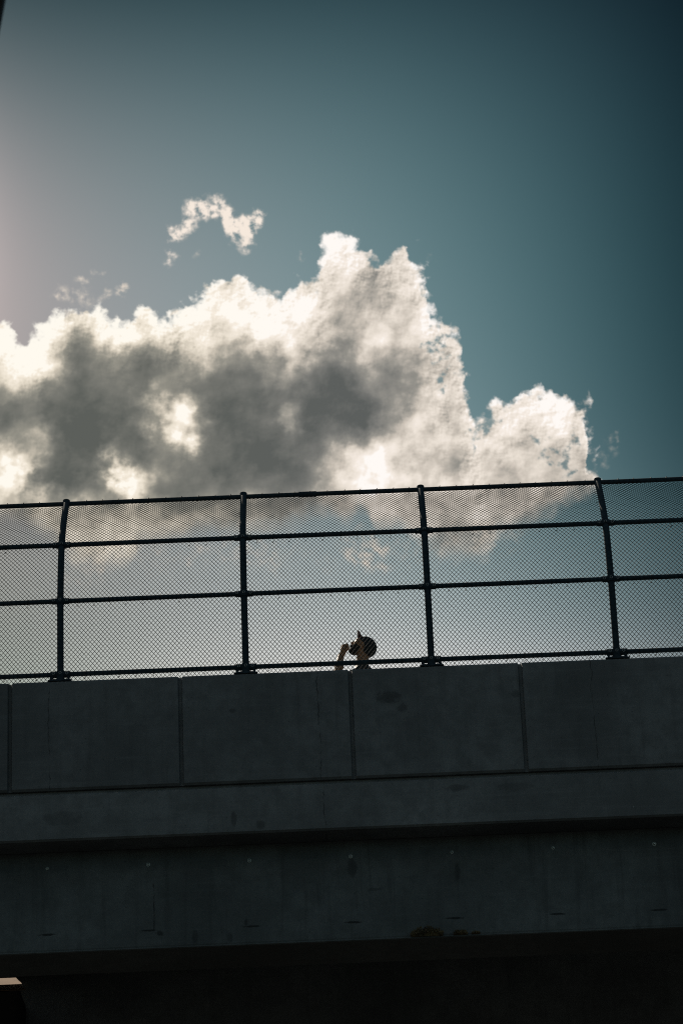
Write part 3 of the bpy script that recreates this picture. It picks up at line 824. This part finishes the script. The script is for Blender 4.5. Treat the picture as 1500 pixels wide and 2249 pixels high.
def mesh_from(name, vs_, fs, mat, parent, loc=(0, 0, 0)):
    me = bpy.data.meshes.new(name); me.from_pydata(vs_.tolist(), [], fs.tolist()); me.update()
    for p in me.polygons: p.use_smooth = True
    me.materials.append(mat)
    o = bpy.data.objects.new(name, me); C.objects.link(o)
    if parent: o.parent = parent
    return o

# local frame: feet at z = 0, faces -x, the viewer stands at -y
TILT = R(34)
HC = np.array([-.006, .0, 1.632])                        # middle of the head
ct, st_ = math.cos(TILT), math.sin(TILT)
HR = np.array([[ct, 0, -st_], [0, 1, 0], [st_, 0, ct]])   # head axes in columns: forward(-x) tips up
def H(x, y, z):                                         # head coordinates (x<0 = face) -> local
    # tip back: forward (-x) goes up, crown goes back (+x)
    X_ = x * ct + z * st_
    Z_ = -x * st_ + z * ct
    return (HC[0] + X_, HC[1] + y, HC[2] + Z_)
HROT = np.array([[ct, 0, st_], [0, 1, 0], [-st_, 0, ct]])   # local -> head applied as q @ HROT
def head_sd(P_):
    d = sd_ell(P_, H(.012, 0, .012), (.094, .074, .084), HROT)
    d = smin(d, sd_ell(P_, H(-.045, 0, -.035), (.046, .055, .075), HROT), .035)
    d = smin(d, sd_ell(P_, H(-.062, 0, -.088), (.030, .034, .022), HROT), .025)       # chin
    d = smin(d, sd_ell(P_, H(-.078, 0, .022), (.014, .050, .012), HROT), .014)        # brow
    d = smin(d, sd_caps(P_, H(-.088, 0, .008), H(-.112, 0, -.026), .007, .011), .010)  # nose
    d = smin(d, sd_ell(P_, H(-.100, 0, -.032), (.012, .016, .008), HROT), .008)
    for s in (-1, 1):
        d = smin(d, sd_ell(P_, H(-.062, s * .042, -.018), (.022, .018, .018), HROT), .02)   # cheek
        d = np.maximum(d, -sd_ell(P_, H(-.096, s * .031, .004), (.013, .015, .010), HROT) - .002)
        d = smin(d, sd_ell(P_, H(-.078, s * .031, .003), (.012, .012, .011), HROT), .004)   # eye
        d = smin(d, sd_ell(P_, H(.012, s * .076, -.005), (.018, .008, .030), HROT), .006)   # ear
    d = smin(d, sd_ell(P_, H(-.094, 0, -.056), (.010, .024, .0055), HROT), .006)
    d = smin(d, sd_ell(P_, H(-.092, 0, -.068), (.010, .021, .006), HROT), .006)
    return d
WR = (-.214, -.06, 1.530)         # wrist
# the hand is placed in front of the nose
def fingers():
    segs = []
    # knuckle line runs in y; fingers curl back towards the wrist on the face side
    for i, (ky, ln, r_) in enumerate([(-.030, .92, .0088), (-.010, 1.0, .0092), (.010, .95, .0090), (.029, .80, .0080)]):
        k0 = (WR[0] + .020, WR[1] + ky, WR[2] + .080 + .004 * ln)
        k1 = (k0[0] + .040 * ln, k0[1], k0[2] + .012)
        k2 = (k1[0] + .012 * ln, k1[1], k1[2] - .026)
        k3 = (k2[0] - .020, k2[1], k2[2] - .010 * ln)
        segs += [(k0, k1, r_, r_ * .95), (k1, k2, r_ * .95, r_ * .88), (k2, k3, r_ * .88, r_ * .78)]
    return segs
FS = fingers()
def arm_sd(P_, fat=0.):
    d = sd_caps(P_, (.02, -.205, 1.415), (-.30, -.19, 1.315), .050 + fat, .041 + fat)
    return d
ELB = (-.268, -.150, 1.225)
def hand_sd(P_):
    d = sd_caps(P_, ELB, (WR[0] * .6 + ELB[0] * .4, WR[1] * .6 + ELB[1] * .4, WR[2] * .6 + ELB[2] * .4), .043, .039)
    d = smin(d, sd_caps(P_, (WR[0] * .6 + ELB[0] * .4, WR[1] * .6 + ELB[1] * .4, WR[2] * .6 + ELB[2] * .4), WR, .039, .026), .015)
    d = smin(d, sd_ell(P_, (WR[0] + .022, WR[1], WR[2] + .048), (.026, .040, .050)), .02)
    for a, b, ra, rb in FS: d = smin(d, sd_caps(P_, a, b, ra, rb), .006)
    d = smin(d, sd_caps(P_, (WR[0] + .012, WR[1] + .03, WR[2] + .020), (WR[0] + .040, WR[1] + .040, WR[2] + .052), .013, .011), .01)
    d = smin(d, sd_caps(P_, (WR[0] + .040, WR[1] + .040, WR[2] + .052), (WR[0] + .066, WR[1] + .022, WR[2] + .070), .011, .0085), .005)
    return d
def body_sd(P_):
    d = head_sd(P_)
    d = smin(d, sd_caps(P_, (-.005, 0, 1.585), (-.040, 0, 1.40), .054, .060), .03)
    d = smin(d, sd_ell(P_, (-.020, 0, 1.335), (.090, .180, .085)), .05)
    d = smin(d, sd_ell(P_, (-.010, 0, 1.19), (.105, .160, .16)), .06)
    d = smin(d, sd_ell(P_, (.015, 0, 1.03), (.098, .145, .15)), .06)
    d = smin(d, sd_ell(P_, (.03, 0, .92), (.110, .165, .11)), .05)
    for s in (-1, 1):
        d = smin(d, sd_ell(P_, (-.02, s * .185, 1.31), (.055, .055, .055)), .03)
        d = smin(d, sd_caps(P_, (.045, s * .09, .90), (.02, s * .10, .50), .085, .055), .03)
        d = smin(d, sd_caps(P_, (.02, s * .10, .50), (.05, s * .10, .28), .052, .054), .02)
        d = smin(d, sd_caps(P_, (.05, s * .10, .28), (.05, s * .10, .09), .050, .034), .02)
        d = smin(d, sd_caps(P_, (.06, s * .10, .04), (-.13, s * .115, .030), .036, .028), .02)
    # left arm raised, right arm hanging
    d = smin(d, sd_caps(P_, (-.02, -.19, 1.31), ELB, .050, .041), .03)
    d = smin(d, hand_sd(P_), .012)
    d = smin(d, sd_caps(P_, (-.02, .19, 1.31), (.03, .25, 1.05), .050, .040), .03)
    d = smin(d, sd_caps(P_, (.03, .25, 1.07), (-.01, .26, .86), .039, .025), .02)
    d = smin(d, sd_ell(P_, (-.002, .262, .80), (.036, .017, .055)), .02)
    for i, (dx, ln) in enumerate([(-.030, .070), (-.010, .080), (.010, .076), (.028, .062)]):
        d = smin(d, sd_caps(P_, (dx, .262, .77), (dx - .006, .255, .77 - ln * .5), .009, .0085), .005)
        d = smin(d, sd_caps(P_, (dx - .006, .255, .77 - ln * .5), (dx - .004, .240, .77 - ln), .0085, .0075), .004)
    d = smin(d, sd_caps(P_, (-.03, .255, .83), (-.055, .238, .775), .011, .009), .006)
    return d
M_skin = simple('skin', (.38, .19, .09), .5, 0, 25, .18, .1)
M_hair = simple('dark_hair', (.018, .014, .012), .75, 0, 90, .5, .6)
M_cap = simple('cap_cloth', (.018, .022, .024), .85, 0, 60, .3, .3)
M_brim = simple('brim_cloth', (.075, .020, .018), .8, 0, 60, .3, .2)
M_shirt = simple('shirt_cloth', (.030, .032, .036), .85, 0, 25, .3, .3)
M_short = simple('trouser_cloth', (.035, .04, .055), .85, 0, 25, .3, .3)
M_shoe = simple('shoe_leather', (.05, .05, .05), .6, 0, 25, .3, .2)
PLOC = Vector((.157, 28.55, Z_WALK))
person = empty('person', PLOC)
tag(person, 'person in dark cap with upturned maroon brim, head tilted back, hand raised to nose', 'person')
lo = (-.36, -.30, -.02); hi = (.20, .32, 1.80)
vs_, fs = surface_nets(body_sd, lo, hi, .0062)
mesh_from('body', vs_, fs, M_skin, person)
def beard_sd(P_):
    d = head_sd(P_) - .005
    q = (P_ - HC) @ HROT
    x, y, z = q[..., 0], q[..., 1], q[..., 2]
    cut = np.maximum(z + .050 - .4 * np.clip(np.abs(y) - .03, 0, 1), x + .008)
    d = smin(d, sd_ell(P_, H(-.070, 0, -.100), (.028, .032, .016), HROT), .015)
    return np.maximum(d, cut)
vs_, fs = surface_nets(beard_sd, (-.20, -.11, 1.48), (.12, .11, 1.72), .005)
mesh_from('beard', vs_, fs, M_hair, person)
def cap_sd(P_):
    q = (P_ - HC) @ HROT
    x, z = q[..., 0], q[..., 2]
    d = np.minimum(sd_ell(P_, H(.016, 0, .012), (.101, .084, .090), HROT), sd_ell(P_, H(.030, 0, .000), (.100, .083, .088), HROT))
    d = smin(sd_ell(P_, H(.016, 0, .012), (.101, .084, .090), HROT), sd_ell(P_, H(.026, 0, -.006), (.094, .080, .085), HROT), .02)
    cut = np.maximum(-z + .045 - 1.1 * np.clip(x + .06, -.1, .10) + 0, -9)
    cut2 = -z + .008 - .32 * x - 1.7 * np.clip(x - .004, 0, .09)
    return np.maximum(d, np.where(x > .035, cut2 * .8, cut2 * .8))
vs_, fs = surface_nets(cap_sd, (-.16, -.12, 1.50), (.20, .12, 1.80), .005)
cap = mesh_from('cap', vs_, fs, M_cap, person)
# brim: short curved peak flipped up
bm = bmesh.new(); nu, nv = 13, 7; grid = {}
for i in range(nu):
    a = -1 + 2 * i / (nu - 1)
    for j in range(nv):
        s = j / (nv - 1)
        w_ = .062 * math.sqrt(max(0, 1 - (s * .97) ** 2.2))
        y = a * w_
        bx = -.094 + .074 * a * a * (1 - s) ** .8 - .034 * s
        bz = .046 + .060 * s - .012 * a * a * (1 - s)
        bx -= .006 * math.sin(s * 3.1)
        c = H(bx, y, bz)
        grid[i, j] = (c[0], c[1], c[2])
for side in (0, 1):
    vv = {k_: bm.verts.new((p[0] + side * .003, p[1], p[2] + side * .001)) for k_, p in grid.items()}
    for i in range(nu - 1):
        for j in range(nv - 1):
            bm.faces.new((vv[i, j], vv[i + 1, j], vv[i + 1, j + 1], vv[i, j + 1]))
    if side == 0: v_a = vv
    else:
        loop = [(i, 0) for i in range(nu)] + [(nu - 1, j) for j in range(1, nv)] + [(i, nv - 1) for i in range(nu - 2, -1, -1)] + [(0, j) for j in range(nv - 2, 0, -1)]
        for p_, q_ in zip(loop, loop[1:] + loop[:1]):
            bm.faces.new((v_a[p_], v_a[q_], vv[q_], vv[p_]))
bmesh.ops.recalc_face_normals(bm, faces=bm.faces)
me = bpy.data.meshes.new('cap_brim'); bm.to_mesh(me); bm.free(); me.materials.append(M_brim)
o = bpy.data.objects.new('cap_brim', me); C.objects.link(o); o.parent = cap
def shirt_sd(P_):
    d = sd_ell(P_, (-.020, 0, 1.335), (.100, .190, .092))
    d = smin(d, sd_ell(P_, (-.010, 0, 1.19), (.120, .175, .17)), .06)
    d = smin(d, sd_ell(P_, (.015, 0, 1.03), (.118, .165, .15)), .06)
    d = smin(d, sd_ell(P_, (.03, 0, .95), (.128, .180, .10)), .05)
    for s in (-1, 1): d = smin(d, sd_ell(P_, (-.02, s * .185, 1.31), (.064, .064, .062)), .03)
    d = smin(d, sd_caps(P_, (-.02, -.19, 1.31), (-.13, -.172, 1.273), .060, .056), .03)
    d = smin(d, sd_caps(P_, (-.02, .19, 1.31), (.008, .232, 1.16), .060, .055), .03)
    d = smin(d, sd_caps(P_, (-.035, 0, 1.38), (-.030, 0, 1.43), .070, .064), .03)
    return np.maximum(d, np.maximum(.86 - P_[..., 2], P_[..., 2] - 1.44 - .5 * (P_[..., 0] + .03)))
vs_, fs = surface_nets(shirt_sd, (-.25, -.30, .82), (.22, .32, 1.56), .008)
mesh_from('shirt', vs_, fs, M_shirt, person)
def trousers_sd(P_):
    d = sd_ell(P_, (.035, 0, .92), (.122, .176, .11))
    for s in (-1, 1):
        d = smin(d, sd_caps(P_, (.045, s * .09, .90), (.02, s * .10, .50), .098, .072), .02)
        d = smin(d, sd_caps(P_, (.02, s * .10, .50), (.05, s * .10, .09), .070, .056), .02)
    return np.maximum(d, np.maximum(.085 - P_[..., 2], P_[..., 2] - .99))
vs_, fs = surface_nets(trousers_sd, (-.12, -.24, .05), (.22, .24, 1.03), .011)
mesh_from('trousers', vs_, fs, M_short, person)
for s in (-1, 1):
    def shoe_sd(P_):
        d = smin(sd_caps(P_, (.065, s * .10, .045), (-.14, s * .115, .034), .047, .036), sd_caps(P_, (.05, s * .10, .06), (.05, s * .10, .10), .046, .044), .02)
        return np.maximum(d, .004 - P_[..., 2])
    vs_, fs = surface_nets(shoe_sd, (-.2, s * .11 - .08, -.01), (.14, s * .11 + .08, .16), .009)
    mesh_from('shoe', vs_, fs, M_shoe, person)

# ------------------------------------------------------------------ lamp arm close to the viewer, top left corner
lamp = empty('street_lamp', (-2.6, 9.0, 0))
tag(lamp, 'blurred black lamp arm leaning into the top left corner in front of the sky', 'street lamp')
M_lamp = simple('black_lamp_paint', (.012, .012, .013), .5, 0, 20, .2, .05)
def ray(px, py, dist):
    """world point on the line of sight through a place of the photograph, at a given distance"""
    r = R(ROLL); ddx, ddy = px - 750, py - 1124.5
    u = ddx * math.cos(r) - ddy * math.sin(r); v = -(ddy * math.cos(r) + ddx * math.sin(r)); p = R(PITCH)
    d = Vector((u, FPX * math.cos(p) - v * math.sin(p), FPX * math.sin(p) + v * math.cos(p))).normalized()
    return Vector((0, 0, Z0)) + d * dist
a0 = ray(-34, 75, 10.6); a1 = ray(-20, 0, 10.6)
adir = (a1 - a0).normalized()
foot = a0 - adir * 1.6
bm = bmesh.new(); tube(bm, [foot + Vector((0, 0, -.0)), a0 - adir * .8, a0, a1, a1 + adir * .8, a1 + adir * 1.3 + Vector((.12, 0, .0))], [.05, .048, .0465, .0465, .045, .045], 16)
link_bm('arm', bm, M_lamp, lamp, smooth=True)
bm = bmesh.new(); tube(bm, [(foot.x, foot.y, 0), (foot.x, foot.y, foot.z + .05)], [.10, .07], 20)
link_bm('pole', bm, M_lamp, lamp, smooth=True)
e_ = a1 + adir * 1.3 + Vector((.12, 0, 0))
bm = bmesh.new(); bevbox(bm, e_.x - .05, e_.x + .55, e_.y - .11, e_.y + .11, e_.z - .04, e_.z + .06, .03, 2)
link_bm('lamp_head', bm, M_lamp, lamp)
